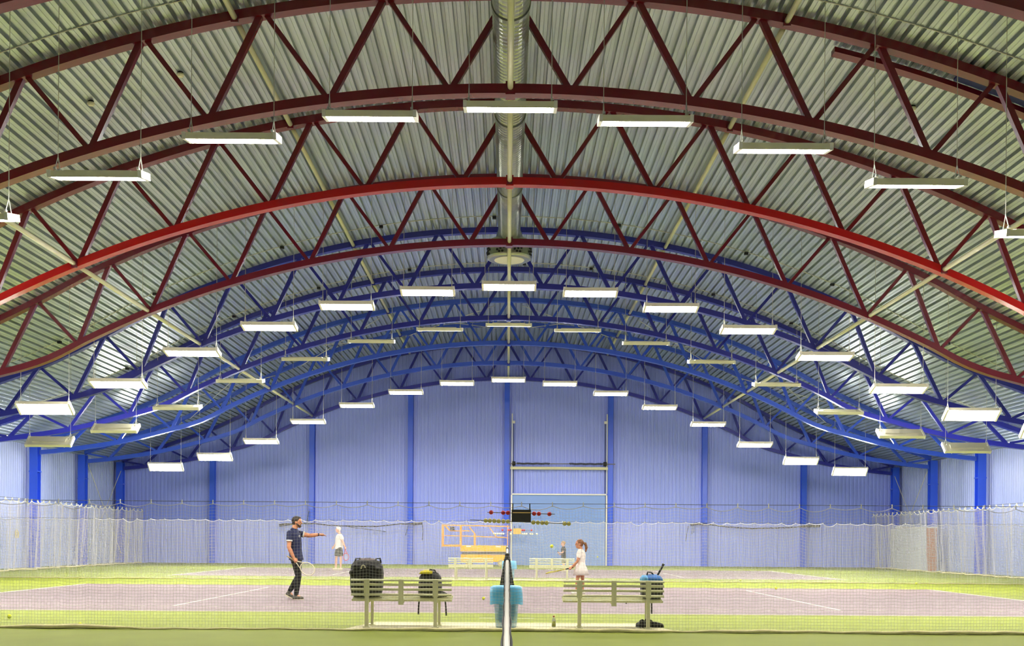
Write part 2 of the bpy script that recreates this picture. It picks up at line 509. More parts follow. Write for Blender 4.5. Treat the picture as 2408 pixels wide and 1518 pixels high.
# detector cables and detectors
for y, ns, lb in ((19.35, 7, 'thin grey detector cable clipped to the deck before the nearest truss'), (34.3, 9, 'thin grey detector cable with black boxes crossing the deck above the air diffuser'), (40.0, 9, 'thin grey detector cable with black boxes crossing the deck behind the air diffuser')):
    t = thing('detector_cable', lb, 'cable', (0, y, 0))
    MB().tube([(-18+36*i/90, 0, zdeck(-18+36*i/90)-.012) for i in range(91)], .012, 5).build('cable', M['wire'], t)
    for k in range(ns):
        x = -14.5 + 29*k/(ns-1) + random.uniform(-.6, .6)
        MB().cbox((x, 0, zdeck(x)-.06), (.12, .10, .08)).build('junction_box', M['dots'], t)
for x, y, lb in ((-8.68, 22.0, 'small round detector on the deck near the left edge of the photo'), (-6.8, 21.9, 'small round detector on the deck below the second near truss node from the left'), (8.4, 22.2, 'small round detector on the deck at upper right')):
    t = thing('smoke_detector', lb, 'detector', (x, y, zdeck(x)-.1), 0, 'detectors on the deck')
    MB().lathe([(.05, 0), (.075, .03), (.075, .06)], sides=16).build('head', M['house'], t)
    MB().lathe([(.06, .06), (.06, .10)], sides=16).build('mount', M['dots'], t)

# ------------------------------------------------------------------ lamps
LZ = [(0, 8.66), (2.36, 8.49), (4.7, 8.06), (6.95, 7.44), (9.18, 6.68), (11.33, 5.76), (13.45, 5.03), (15.7, 4.56)]
LW, LL = .44, 1.52
def lamp_proto():
    hz = MB()
    hz.box(-LL/2, LL/2, -LW/2, LW/2, .02, .075); hz.box(-LL/2, LL/2, -LW/2, -LW/2+.012, -.03, .02); hz.box(-LL/2, LL/2, LW/2-.012, LW/2, -.03, .02)
    hz.box(-LL/2+.2, LL/2-.2, -.09, .09, .075, .10)
    e = MB(); w = LW/2-.016
    rings = [[Vector((x, -w, -.0)), Vector((x, w, -.0)), Vector((x, w-.01, -.022)), Vector((x, -w+.01, -.022))] for x in (-LL/2+.03, LL/2-.03)]
    e.ring_loft(rings)
    c = MB().box(-.03, .03, -LW/2-.012, LW/2+.012, -.034, .085)
    br = MB()
    for dy in (-.12, .12): br.tube([(0, dy, .08), (0, 0, .34)], .008, 5)
    br.box(-.02, .02, -.15, -.09, .085, .12); br.box(-.02, .02, .09, .15, .085, .12)
    w_ = MB().tube([(0, 0, 0), (0, 0, 1)], .0065, 5)
    return hz, e, c, br, w_
hz, le, lc, lb_, lw = lamp_proto()
proto = None
ordw = {1: 'first', 2: 'second', 3: 'third', 4: 'fourth', 5: 'fifth', 6: 'sixth', 7: 'seventh'}
rows = [(18.0, 1, 'nearest row', 'long lit lamp', 'nearest row of lit lamps'),
        (30.85, -1, 'middle row', 'bright lit lamp', 'middle row of lit lamps'),
        (36.45, 1, 'turned-away row', 'pale lamp back', 'row of lamps turned away'),
        (48.78, -1, 'farthest row', 'small bright lamp', 'farthest row of lit lamps'),
        (-.1, -1, 'added fill row behind the viewer', 'lit lamp', 'added fill lamps behind the viewer')]  # unseen lamp row, added as fill light to brighten the near ceiling
TILT = {0: 11, 1: 11, 2: 11, 3: 11.5, 4: 12, 5: 18, 6: 38, 7: 46}
for ry, away, rn, look, grp in rows:
    for i in range(-7, 8):
        x = math.copysign(LZ[abs(i)][0], i) if i else 0.0
        z = LZ[abs(i)][1]
        if ry == 18.0:
            z += {0: -.05, -1: -.05, -2: -.01, -3: -.04, 1: -.10, 2: -.12, 3: -.08, 4: -.16}.get(i, 0)
            if i > 0: x -= .08
        if i == 0: lab = '%s on the ridge line, middle of the %s' % (look, rn)
        else: lab = '%s, %s %s of the ridge in the %s' % (look, ordw[abs(i)], 'left' if i < 0 else 'right', rn)
        if proto is None:
            proto = thing('ceiling_lamp', lab, 'ceiling lamp', (x, ry, z), 0, grp)
            hz.build('housing', M['house'], proto); le.build('light_panel', M['lamp'], proto)
            for sx in (-1, 1):
                c = lc.build('end_cap', M['cap'], proto, (sx*(LL/2), 0, 0))
                b = lb_.build('bridle', M['wire'], proto, (sx*.70, 0, 0))
                lw.build('suspension_wire', M['wire'], proto, (sx*.70, 0, .34))
            L = proto
        else:
            L = copy_tree(proto, (x, ry, z))
            tag(L, lab, 'ceiling lamp', grp)
        tilt = R(TILT[abs(i)]) * (1 if away > 0 else -1)
        for ch in L.children:
            n = ch.name.split('.')[0]
            if n in ('housing', 'light_panel', 'end_cap'):
                ch.rotation_euler = (tilt, 0, 0)
            elif n == 'suspension_wire':
                wx = x + ch.location.x
                ch.scale = (1, 1, zdeck(wx)+.05 - z - .34)

# ------------------------------------------------------------------ far door
DX0, DX1, DZ = .26, 5.16, 3.72
yd = YW - .10
d = thing('door_1', 'tall light blue lift-up door with white frame in the far wall', 'door', (0, yd, 0)); struct(d)
for k in range(6):
    z0 = DZ*k/6; MB().box(DX0, DX1, -.03, .02, z0+.002, z0+DZ/6-.002).build('door_panel', M['doorp'], d)
MB().box(DX0-.06, DX1+.06, -.09, .02, DZ, DZ+.07).build('lintel', M['white'], d)
for x, s2 in ((DX0-.09, 1), (DX1+.03, -1)):
    MB().box(x, x+.08, -.12, -.02, 0, DZ).build('jamb', M['white'], d)
    tr_ = MB().box(x+.02, x+.07, -.14, -.03, DZ+.07, 8.0).build('track', M['white'], d)
    cx = x+.04+s2*.09
    MB().tube([(cx, -.10, DZ+.1), (cx, -.10, 7.6)], .018, 6).build('lift_cable', M['dots'], d)
    MB().cbox((cx, -.14, 7.55), (.14, .08, .14)).build('stop_block', M['white'], tr_)
    MB().tube([(cx-.07*s2, -.2, 5.36), (cx+.1*s2, -.2, 5.36)], .11, 14).build('cable_drum', M['dots'], d)
MB().box(DX0-.12, DX1+.12, -.16, -.02, 5.06, 5.20).build('header_beam', M['cream'], d)
MB().tube([(DX0-.2, -.2, 5.36), (DX1+.5, -.2, 5.36)], .022, 8).build('spring_shaft', M['grey'], d)
for a, b in ((DX0+.22, 2.2), (3.25, DX1-.15)):
    n = 80; MB().tube([(a+(b-a)*i/n, -.2+.05*math.cos(i*2.0), 5.36+.05*math.sin(i*2.0)) for i in range(n+1)], .022, 5).build('torsion_spring', M['dots'], d)

# ------------------------------------------------------------------ divider and side nets
def strands(mb, P, nu, nv, r, su, sv):
    """cord grid: nu verticals, nv horizontals over P(u,v), u,v in 0..1"""
    def cord(pts):
        b = len(mb.v); n = len(pts)
        for i, p in enumerate(pts):
            t = (pts[min(i+1, n-1)] - pts[max(i-1, 0)]).normalized()
            a = Vector((0, 0, 1)) if abs(t.z) < .7 else Vector((0, 1, 0))
            u = a.cross(t).normalized(); w = t.cross(u)
            for c_, s__ in ((1, 0), (-.5, .866), (-.5, -.866)):
                q = p + (u*c_ + w*s__)*r; mb.v.append((q.x, q.y, q.z))
        for i in range(n-1):
            for j in range(3):
                k = (j+1) % 3
                mb.face([b+i*3+j, b+i*3+k, b+(i+1)*3+k, b+(i+1)*3+j])
    for i in range(nu+1):
        cord([P(i/nu, j/sv) for j in range(sv+1)])
    for j in range(nv+1):
        cord([P(i/su, j/nv) for i in range(su+1)])
    return mb
def scal(u, pitch, sag, seed=0):
    f = (u/pitch) % 1.0
    k = int(u/pitch)
    rnd = random.Random(k*7+seed)
    a = rnd.uniform(.6, 1.25)
    if rnd.random() < .06: a *= 1.9
    return sag*a*4*f*(1-f)
def divider(y, half, H, r, cell, label, seed, hook_drop, mound):
    t = thing('divider_net', label, 'net', (0, y, 0), 0, 'low divider nets')
    Lh = half*2
    def fold(x, v): return (.035*math.sin(x*1.7+seed)+.02*math.sin(x*4.3+seed*2))*(1-v)
    def P(u, v):
        x = -half + u*Lh
        zt_ = H - hook_drop - scal(x+half, .44, .05, seed)
        return Vector((x, fold(x, v), .03 + v*(zt_-.03)))
    mb = strands(MB(), P, int(Lh/cell), int(H/cell), r, int(Lh/.075), 8)
    mb.build('netting', M['net' if seed == 1 else 'nets'], t)
    MB().tube([P(i/700, 1) for i in range(701)], .005 if seed == 1 else .010, 5).build('edge_rope', M['nets'], t)
    MB().tube([(-half, 0, H), (-half/2, 0, H-.012), (0, 0, H-.016), (half/2, 0, H-.012), (half, 0, H)], .004, 5).build('support_cable', M['cable'], t)
    n = int(Lh/.44)
    hk = MB().bar((0, 0, -hook_drop-.01), (0, 0, .008), .012, .012, (1, 0, 0)).build('hook', M['cap'], t, (-half, 0, H))
    for k in range(1, n+1):
        q = hk.copy(); COL.objects.link(q); q.location = (-half + k*.44, 0, H)
    hm = MB(); rings = []
    nn = 420
    for i in range(nn+1):
        x = -half + Lh*i/nn
        b = mound(x)
        yy = fold(x, 0) + .02*math.sin(x*3.1)
        w, hh = .016 + .5*b, .009 + .32*b
        c = Vector((x, yy-b*.3, hh+.001 + .004*math.sin(x*9)))
        rings.append([c + Vector((0, w*math.cos(2*PI*j/8), hh*math.sin(2*PI*j/8))) for j in range(8)])
    hm.ring_loft(rings).build('weighted_hem', M['hem'], t, smooth=True)
    return t
def m1(x):
    b = .008
    for c, w, a in ((-6.6, .55, .05), (-5.9, .5, .05), (.5, 1.1, .03), (1.7, .5, .035), (3.5, .7, .04), (6.4, 1.6, .05), (-1.0, 1.0, .035)):
        b += a*math.exp(-((x-c)/w)**2)
    return b + .006*abs(math.sin(x*7.3))
def m2(x): return .006 + .03*math.exp(-((x+12)/.6)**2) + .03*math.exp(-((x-10)/.8)**2) + .006*abs(math.sin(x*3.3))
divider(15.15, 15.2, 1.84, .0013, .045, 'pale low divider net nearest the viewer, hung on a thin dark cable', 1, .045, m1)
divider(34.1, 17.6, 1.93, .0034, .045, 'grey low divider net behind the middle court, with white scalloped rope', 2, .02, m2)

def side_net(sg, label):
    t = thing('side_net', label, 'net', (sg*19.0, 0, 0), 0, 'white side nets')
    y0, y1, H = 30.0, 55.0, 2.74
    Ln = y1-y0
    def fold(y, v):
        return .12*math.sin(y*3.1+sg)*(.35+.65*(1-v)) + .07*math.sin(y*7.7+2*sg)*(.4+.6*(1-v))
    def P(u, v):
        y = y0+u*Ln
        z = H - scal(y-y0, .55, .10, 5)
        return Vector((sg*(fold(y, v)-.15*v), y, .02+v*(z-.02)))
    strands(MB(), P, int(Ln/.04), 58, .0031, int(Ln/.09), 10).build('netting', M['nets'], t)
    MB().tube([P(i/900, 1) for i in range(901)], .016, 5).build('edge_rope', M['cap'], t)
    MB().tube([(-sg*.15, y0, H+.06), (-sg*.15, y1, H+.06)], .008, 5).build('support_cable', M['cable'], t)
    hk = MB().bar((0, 0, -.03), (0, 0, .07), .05, .02, (0, 1, 0)).build('hook', M['cap'], t, (-sg*.15, y0, H))
    for k in range(1, int(Ln/.55)+1):
        q = hk.copy(); COL.objects.link(q); q.location = (-sg*.15, y0+k*.55, H)
    MB().tube([P(i/400, 0)+Vector((0, 0, .02+.015*math.sin(i*.31))) for i in range(401)], .030, 6).build('weighted_hem', M['hem'], t, smooth=True)
    for k in range(26):
        y = 31 + k*.93 + random.uniform(-.3, .3)
        pts = [P((y-y0)/Ln, v/8) + Vector((0, .25*(1-v/8)*math.sin(k*1.7), 0)) for v in range(9)]
        MB().tube(pts, .009, 4).build('gathered_fold', M['nets'], t)
    return t
side_net(-1, 'tall white folded net hanging along the left wall')
side_net(1, 'tall white folded net hanging along the right wall')

# ------------------------------------------------------------------ tennis nets
def tennis_net(y0, y1, label, fold_end, hi):
    t = thing('tennis_net', label, 'tennis net', (0, y0, 0), 0, 'tennis nets')
    Ln = y1-y0
    def hw(u): return (.0065 + .0009*u*Ln) if hi else .02
    def top(u): return 1.06 - .145*4*u*(1-u)
    nz = 18
    def P(u, v):
        yv = u*Ln
        sw = .035*math.sin(yv*2.3)*(1-v)+.02*math.sin(yv*6.1)*(1-v)
        return Vector((sw, yv, .05+v*(top(u)-.06)))
    strands(MB(), P, int(Ln/(.05 if hi else .08)), nz, .0022, int(Ln/.15), 6).build('netting', M['tnet'], t)
    b = MB(); rings = []; e = MB(); 
    for i in range(61):
        u = i/60; z = top(u)
        w = hw(u)
        rings.append([Vector((w, u*Ln, z)), Vector((.006, u*Ln, z+.008)), Vector((-.006, u*Ln, z+.008)), Vector((-w, u*Ln, z)), Vector((-w-.004, u*Ln, z-.055)), Vector((w+.004, u*Ln, z-.055))])
    b.ring_loft(rings).build('top_band', M['band'], t)
    for sx in (-1, 1):
        MB().tube([(sx*(hw(i/240)*1.25+.004+.0022*math.sin(i*.27)), i/240*Ln, top(i/240)-.02) for i in range(241)], .0038 if hi else .006, 6).build('edge_cord', M['tnet'], t)
    for yy in (0, Ln):
        p = MB().tube([(0, yy, 0), (0, yy, 1.07)], .04, 14); p.lathe([(.045, 1.07), (.03, 1.085)], (0, yy, 0), 14)
        p.build('post', M['dark'], t)
    MB().box(-.01, .01, Ln/2-.025, Ln/2+.025, 0, top(.5)).build('centre_strap', M['band'], t)
    if fold_end:
        f = MB(); rings = []
        for z, w, d_ in ((0.02, .15, .10), (.25, .14, .10), (.5, .125, .09), (.8, .075, .07), (.98, .05, .05), (1.06, .03, .04)):
            rings.append([Vector((w*math.cos(a)*(1+.12*math.sin(5*a+z*7)), d_*math.sin(a)*(1+.1*math.cos(4*a)), z)) for a in [2*PI*k/20 for k in range(20)]])
        f.ring_loft(rings).build('folded_net_end', M['tfold'], t, smooth=True)
    return t
tennis_net(-.06, 12.73, 'nearest tennis net seen end-on, white top tape running away from the viewer', False, True)
tennis_net(18.04, 30.83, 'tennis net of the middle court, end-on, with a bunched black near end', True, False)
tennis_net(36.2, 48.98, 'tennis net of the far court, mostly hidden behind the middle one', False, False)

# ------------------------------------------------------------------ bench mat and benches
mt = MB()
mt.ring_loft([[Vector((-2.35, 15.22, z)), Vector((2.45, 15.22, z)), Vector((2.1, 16.65, z)), Vector((-2.05, 16.65, z))] for z in (.004, .014)])
tag(mt.build('bench_mat', M['mat_']), 'pale flat mat on the green floor under the two near benches', 'mat')
mt = MB().box(-2.6, 2.7, 34.45, 35.7, .004, .014)
tag(mt.build('bench_mat', M['mat_']), 'pale flat mat under the two far white benches', 'mat')

def make_bench(label, grp, loc):
    t = thing('bench', label, 'bench', loc, 0, grp)
    W = .74
    for z0 in (.672, .606, .535, .457):
        lean = (.70-z0)*.16
        sec = ((-.02, 0), (-.02, .020), (-.004, .036), (.014, .036), (.014, 0))
        MB().ring_loft([[Vector((x, y+lean, z0+z)) for y, z in sec] for x in (-W, W)]).build('back_slat', M['cream'], t)
    for k in range(4):
        y = .10+k*.105; z = .375+k*.014
        MB().box(-W, W, y, y+.092, z, z+.03).build('seat_slat', M['cream'], t)
    for x in (-.505, .505):
        MB().box(x-.04, x+.04, -.032, -.020, .45, .70).build('back_plate', M['cream'], t)
        l = MB(); l.box(x-.026, x+.026, -.03, .03, .0, .46)
        l = l.build('leg', M['cream'], t)
        MB().box(x-.05, x+.05, -.06, .06, 0, .012).build('foot_plate', M['cream'], l)
        l = MB(); l.box(x-.02+.03, x+.02+.03, .40, .44, 0, .40); l.box(x-.02+.01, x+.05+.01, .37, .47, 0, .012)
        l.build('leg', M['cream'], t)
        MB().bar((x, .03, .36), (x+.02, .50, .40), .04, .03).build('seat_bearer', M['cream'], t)
    b = MB().box(-.037, .037, -.034, -.02, .33, .70); b.bar((0, -.02, .345), (0, .48, .385), .05, .02)
    b.build('centre_bracket', M['cream'], t)
    return t
b0 = make_bench('cream slatted bench with the black duffel bag on it, left of the near net', 'cream benches', (-1.555, 15.62, .014))
for lb, loc in (('cream slatted bench with the blue backpack on it, right of the near net', (1.57, 15.62, .014)),
                ('small white slatted bench on the far side, in front of the yellow lift', (-1.2, 34.95, .014)),
                ('small white slatted bench on the far side, partly behind the girl in white', (1.47, 34.95, .014))):
    c = copy_tree(b0, loc); tag(c, lb, 'bench', 'cream benches')

# ------------------------------------------------------------------ bags
def sbox_rings(mb, prof_, n=24, p=3.2, sh=lambda z: (0, 0)):
    rings = []
    for z, a, b in prof_:
        row = []
        for k in range(n):
            th = 2*PI*k/n; c, s__ = math.cos(th), math.sin(th)
            ox, oy = sh(z)
            row.append(Vector((ox+a*math.copysign(abs(c)**(2/p), c), oy+b*math.copysign(abs(s__)**(2/p), s__), z)))
        rings.append(row)
    return mb.ring_loft(rings)
sz = .432
t = thing('duffel_bag', 'black duffel bag with a brownish top on the left bench', 'bag', (-2.10, 15.93, sz+.014))
mb = MB(); sbox_rings(mb, [(0, .19, .13), (.03, .225, .16), (.15, .245, .19), (.35, .25, .2), (.46, .235, .19), (.53, .19, .14), (.555, .12, .08)], p=3)
for k in range(9): mb.ball((-.2+k*.05, -.17+.02*math.sin(k*2), .36+.09*math.sin(k*1.9)), .045)
remeshed(mb, 'bag_body', M['bag'], t, .014, 2)
mb = MB(); sbox_rings(mb, [(.46, .205, .165), (.53, .16, .125), (.57, .10, .07)], p=3); mb.build('top_panel', M['bagtop'], t, smooth=True)
for x in (-.13, .02, .17):
    MB().tube([(x-.04, -.10, .50), (x-.03, -.05, .565), (x+.03, -.05, .57), (x+.05, -.1, .51)], .014, 7).build('carry_handle', M['bag'], t, smooth=True)
MB().tube([(-.06, -.205, .42), (-.05, -.215, .46), (-.03, -.212, .475), (-.005, -.212, .46), (.0, -.21, .43)], .010, 6).build('pale_strap_loop', M['pale'], t)
for x in (-.14, .06): MB().box(x-.02, x+.02, -.215, -.19, .2, .32).build('strap', M['bag'], t)

def straps(t, lst, m):
    for pts in lst:
        for a, b in [(pts[i], pts[i+1]) for i in range(len(pts)-1)]:
            pass
        mb = MB(); rings = []
        for p in pts:
            p = Vector(p); rings.append([p+Vector((-.012, -.003, 0)), p+Vector((.012, -.003, 0)), p+Vector((.012, .003, 0)), p+Vector((-.012, .003, 0))])
        mb.ring_loft(rings).build('strap', m, t)
t = thing('backpack', 'black backpack with a yellow top flap on the left bench', 'backpack', (-1.15, 15.92, sz+.014))
mb = MB(); sbox_rings(mb, [(0, .15, .1), (.04, .18, .14), (.2, .175, .15), (.3, .165, .13), (.36, .12, .09), (.385, .05, .04)], p=2.8)
mb.capsule([(.12, 0, .05), (.22, .04, .03)], [.06, .04])
remeshed(mb, 'bag_body', M['bag'], t, .014, 2)
mb = MB(); sbox_rings(mb, [(.345, .12, .1), (.385, .09, .07), (.405, .03, .03)], p=2.5, sh=lambda z: (-.05, -.02)); mb.build('yellow_flap', M['yellow'], t, smooth=True)
MB().tube([(-.02, -.05, .37), (.0, -.05, .41), (.07, -.05, .40), (.10, -.05, .34)], .012, 6).build('carry_loop', M['bag'], t)
straps(t, [[(-.15, .1, .03), (-.168, .27, .012), (-.185, .305, -.03), (-.196, .31, -.15), (-.20, .31, -.285)], [(.17, .1, .03), (.195, .27, .012), (.205, .305, -.03), (.216, .31, -.15), (.226, .31, -.30)]], M['bag'])
t = thing('backpack', 'black and bright blue backpack with a racket handle sticking out, on the right bench', 'backpack', (2.165, 15.92, sz+.014))
mb = MB(); sbox_rings(mb, [(0, .13, .1), (.04, .165, .14), (.2, .17, .15), (.28, .165, .14), (.31, .15, .1)], p=2.8); remeshed(mb, 'bag_body', M['bag'], t, .014, 2)
mb = MB(); sbox_rings(mb, [(.26, .172, .15), (.30, .160, .14), (.335, .13, .10), (.36, .06, .05)], p=2.6, sh=lambda z: (.0, 0)); mb.build('blue_top', M['bluebag'], t, smooth=True)
mb = MB(); sbox_rings(mb, [(.26, .07, .12), (.31, .062, .10), (.35, .03, .06)], p=2.4, sh=lambda z: (-.115, -.05)); mb.build('light_blue_pocket', M['bluel'], t, smooth=True)
MB().tube([(-.08, -.04, .33), (-.065, -.04, .395), (-.01, -.04, .39), (.03, -.04, .34)], .012, 6).build('carry_loop', M['bag'], t)
straps(t, [[(.03, .1, .03), (.04, .27, .012), (.042, .305, -.03), (.045, .31, -.25)], [(-.15, .1, .03), (-.33, .285, .010), (-.34, .305, -.03), (-.345, .31, -.10)]], M['bag'])

# ------------------------------------------------------------------ rackets
def racket(label, butt, tip, nrm, fm, gm, scale=1.0, grp=None, handle_only=False):
    a, b = Vector(butt), Vector(tip)
    t = thing('tennis_racket', label, 'racket', tuple(a), 0, grp)
    X = (b-a).normalized(); Ln = (b-a).length
    Nn = Vector(nrm); Nn = (Nn - X*Nn.dot(X)).normalized(); Yv = Nn.cross(X)
    def p(u, v, w=0): return X*u*Ln + Yv*v*Ln + Nn*w*Ln
    MB().tube([p(0, 0), p(.02, 0), p(.29, 0)], [.019*scale, .016*scale, .015*scale], 8).build('grip', gm, t, smooth=True)
    ce, ra, rb = .755, .235, .185
    hoop = [p(ce+ra*math.cos(2*PI*k/40), rb*math.sin(2*PI*k/40)) for k in range(40)]
    MB().tube(hoop, .011*scale, 7, closed=True).build('frame_hoop', fm, t, smooth=True)
    th = MB()
    for sgn in (-1, 1): th.tube([p(.28, .006*sgn), p(.42, .05*sgn), p(.56, .115*sgn)], .010*scale, 7)
    th.build('throat', fm, t, smooth=True)
    st = MB()
    for k in range(-6, 7):
        v = rb*k/7; h = ra*math.sqrt(1-(k/7)**2); st.tube([p(ce-h, v), p(ce+h, v)], .0012, 3)
        u = ra*k/7; h = rb*math.sqrt(1-(k/7)**2); st.tube([p(ce+u, -h), p(ce+u, h)], .0012, 3)
    st.build('strings', M['string'], t)
    return t
t = thing('tennis_racket', 'racket stuck head-down in the blue backpack, dark handle up', 'racket', (2.215, 15.98, .705))
MB().tube([(.0, 0, .0), (.13, .0, .24)], [.015, .016], 8).build('grip', M['dark'], t, smooth=True)
MB().tube([(.125, 0, .232), (.138, 0, .256)], [.018, .021], 8).build('butt_cap', M['dark'], t)
MB().tube([(-.02, 0, -.04), (.02, .0, .036)], [.013, .014], 8).build('shaft', M['pale'], t)

# ------------------------------------------------------------------ bins, bottle, shoes, balls, mat line
def bin_(label, loc, grp):
    t = thing('waste_bin', label, 'bin', loc, 0, grp)
    MB().lathe([(.148, 0), (.155, .02), (.185, .40), (.19, .58)], sides=28, sy=.95).build('bin_body', M['binb'], t, smooth=True)
    g = MB(); rings = []
    for z, r in ((.60, .17), (.615, .20), (.59, .235), (.50, .24), (.40, .243), (.345, .245)):
        rings.append([Vector((r*math.cos(a)*(1+.015*math.sin(9*a+z*20)), r*.92*math.sin(a)*(1+.02*math.sin(7*a)), z+(.012*math.sin(5*a) if z < .36 else 0))) for a in [2*PI*k/40 for k in range(40)]])
    g.ring_loft(rings, cap=False).build('bag_collar', M['binbag'], t, smooth=True)
    c = MB(); rnd = random.Random(3)
    for k in range(26): c.ball((rnd.uniform(-.08, .08), rnd.uniform(-.07, .07), .06+rnd.random()*.19), rnd.uniform(.025, .055), 8, 5)
    c.build('rubbish', M['trash'], t)
    return t
bin_('waste bin with a blue bag folded over its rim, between the near benches', (-.01, 15.75, .014), 'waste bins')
c = copy_tree([o for o in COL.objects if o.name == 'waste_bin'][0], (.07, 35.2, .014)); tag(c, 'small distant bin with blue bag, right of the far bench in front of the lift', 'bin', 'waste bins')

t = thing('drink_bottle', 'small clear bottle with red cap standing on the mat by the right bench', 'bottle', (.70, 15.85, .014))
MB().lathe([(.026, 0), (.029, .01), (.029, .10), (.022, .125), (.012, .14), (.012, .15)], sides=18).build('bottle_body', M['bottle'], t, smooth=True)
MB().lathe([(.0295, .012), (.0295, .085)], sides=18).build('drink', M['drink'], t, smooth=True)
MB().lathe([(.014, .148), (.014, .168)], sides=14).build('cap', M['capr'], t)

def shoe(label, loc, rot):
    t = thing('sports_shoe', label, 'shoe', loc, rot, 'pair of dark shoes')
    mb = MB()
    mb.capsule([(-.10, 0, .05), (-.02, 0, .045), (.07, 0, .035), (.13, 0, .028)], [.042, .044, .042, .034])
    mb.capsule([(-.10, 0, .06), (-.09, 0, .095)], [.036, .036]); mb.capsule([(-.05, 0, .06), (-.03, 0, .085)], [.034, .03])
    remeshed(mb, 'upper', M['bag'], t, .008, 2)
    s_ = MB(); rings = []
    for z in (0, .018):
        rings.append([Vector((.02+.15*math.cos(a), .046*math.sin(a)*(1+.15*math.cos(a)), z)) for a in [2*PI*k/20 for k in range(20)]])
    s_.ring_loft(rings).build('sole', M['dark'], t)
    MB().tube([(-.01, -.02, .078), (.02, .02, .075), (.04, -.02, .068), (.06, .015, .064)], .004, 5).build('lace', M['bag'], t)
    return t
shoe('dark sports shoe under the right bench, heel towards the viewer, left of the leg', (1.995, 15.88, .015), R(100))
shoe('dark sports shoe under the right bench, lying side-on right of the leg', (2.185, 15.92, .015), R(-8))

bm = MB().ball((0, 0, 0), .034, 16, 10)
bp = None
sx = MB().tube([(.0345*math.cos(a)*math.cos(.6*math.sin(2*a)), .0345*math.sin(a)*math.cos(.6*math.sin(2*a)), .0345*math.sin(.6*math.sin(2*a))) for a in [2*PI*k/32 for k in range(32)]], .0015, 4, closed=True)
balls = [((22, 1448), None, 'yellow tennis ball on the green floor at the left edge'), ((188, 1468), None, 'yellow tennis ball on the green floor near the net hem, second from the left edge'),
         ((1137, 1406), None, 'yellow tennis ball on the mauve court left of the bin'), ((1825, 1382.5), None, 'yellow tennis ball on the far sideline of the middle court, right of the backpack'),
         ((1741, 1363.5), None, 'yellow tennis ball lying by the second divider net, left of the ball on the sideline'), ((2155, 1371), None, 'yellow tennis ball on the green floor far right, before the cabinet'),
         ((1297.5, 1283.5), 20.5, 'yellow tennis ball in the air in front of the girl'), ((1405, 1309), 44.0, 'pale tennis ball in the air in front of the blue door')]
VX, VY, F, CAMH = 1193.0, 1270.3, 2500.0, 1.296
def unroll(px, py):
    th = .0068; dx, dy = px-VX, py-VY
    return dx*math.cos(th)+dy*math.sin(th), -dx*math.sin(th)+dy*math.cos(th)
for (px, py), dd, lb in balls:
    dx, dy = unroll(px, py)
    if dd is None: dd = F*(CAMH-.034)/dy
    loc = (dx*dd/F, dd, CAMH-dy*dd/F)
    if bp is None:
        bp = thing('tennis_ball', lb, 'ball', loc, 0, 'loose tennis balls')
        bm.build('felt', M['ball'], bp, smooth=True); sx.build('seam', M['white'], bp)
    else:
        c = copy_tree(bp, loc); tag(c, lb, 'ball', 'loose tennis balls')

# ------------------------------------------------------------------ abacus score counters on the divider nets
def scorer(d, label, ox, rods, boxr, bm_, strap_top, rod_ext, rb):
    k = F/d
    def X(zx): return (1020+zx/6.689-VX)/k
    def Z(zy): return CAMH-(1160+zy/6.689-VY)/k
    t = thing('score_counter', label, 'score counter', (0, d, 0), 0, 'ball counters on the nets')
    for (xa, ya, xb, yb, m_, lst) in rods:
        MB().tube([(X(xa), -.03, Z(ya)), (X(xb), -.03, Z(yb))], .006, 6).build('counter_rod', M['grey'], t)
        for zx in lst:
            zy = ya + (yb-ya)*(zx-xa)/(xb-xa)
            MB().ball((X(zx), -.03, Z(zy)), rb, 14, 8).build('counter_ball', m_, t, smooth=True)
    x0, y0, x1, y1 = boxr
    bx = MB().box(X(x0), X(x1), -.05, -.03, Z(y1), Z(y0)).build('score_board', bm_, t)
    MB().box(X(x0+15), X(x1-5), -.056, -.05, Z(y0+55), Z(y0+38)).build('number_strip', M['box'] , t)
    for x in (x0+18, x1-18):
        MB().bar((X(x), -.035, Z(y0+5)), (X(x), -.004, Z(strap_top)), .016, .006, (0, 1, 0)).build('hanger_strap', M['dark'], t)
    return t
scorer(15.07, 'near ball counter with red and cream balls and a black board on the nearest net', 0,
       [(840, 295, 1900, 318, M['ballr'], [900, 1090, 1165, 1575, 1650, 1815]),
        (570, 418, 2150, 468, M['ballw'], [815, 880, 950, 1020, 1095, 1165, 1565, 1635, 1705, 1770, 2055, 2120])],
       (1222, 252, 1525, 445), M['board'], 152, 0, .031)
scorer(34.02, 'far ball counter with red and white balls and a tan board on the second net', 0,
       [(1060, 573, 1560, 573, M['ballr'], [1080, 1180, 1212, 1390, 1422, 1535]),
        (930, 630, 1640, 630, M['cap'], [945, 975, 1005, 1035, 1065, 1095, 1210, 1395, 1427, 1459, 1518, 1550, 1622])],
       (1250, 545, 1372, 635), M['box'], 505, 0, .031)

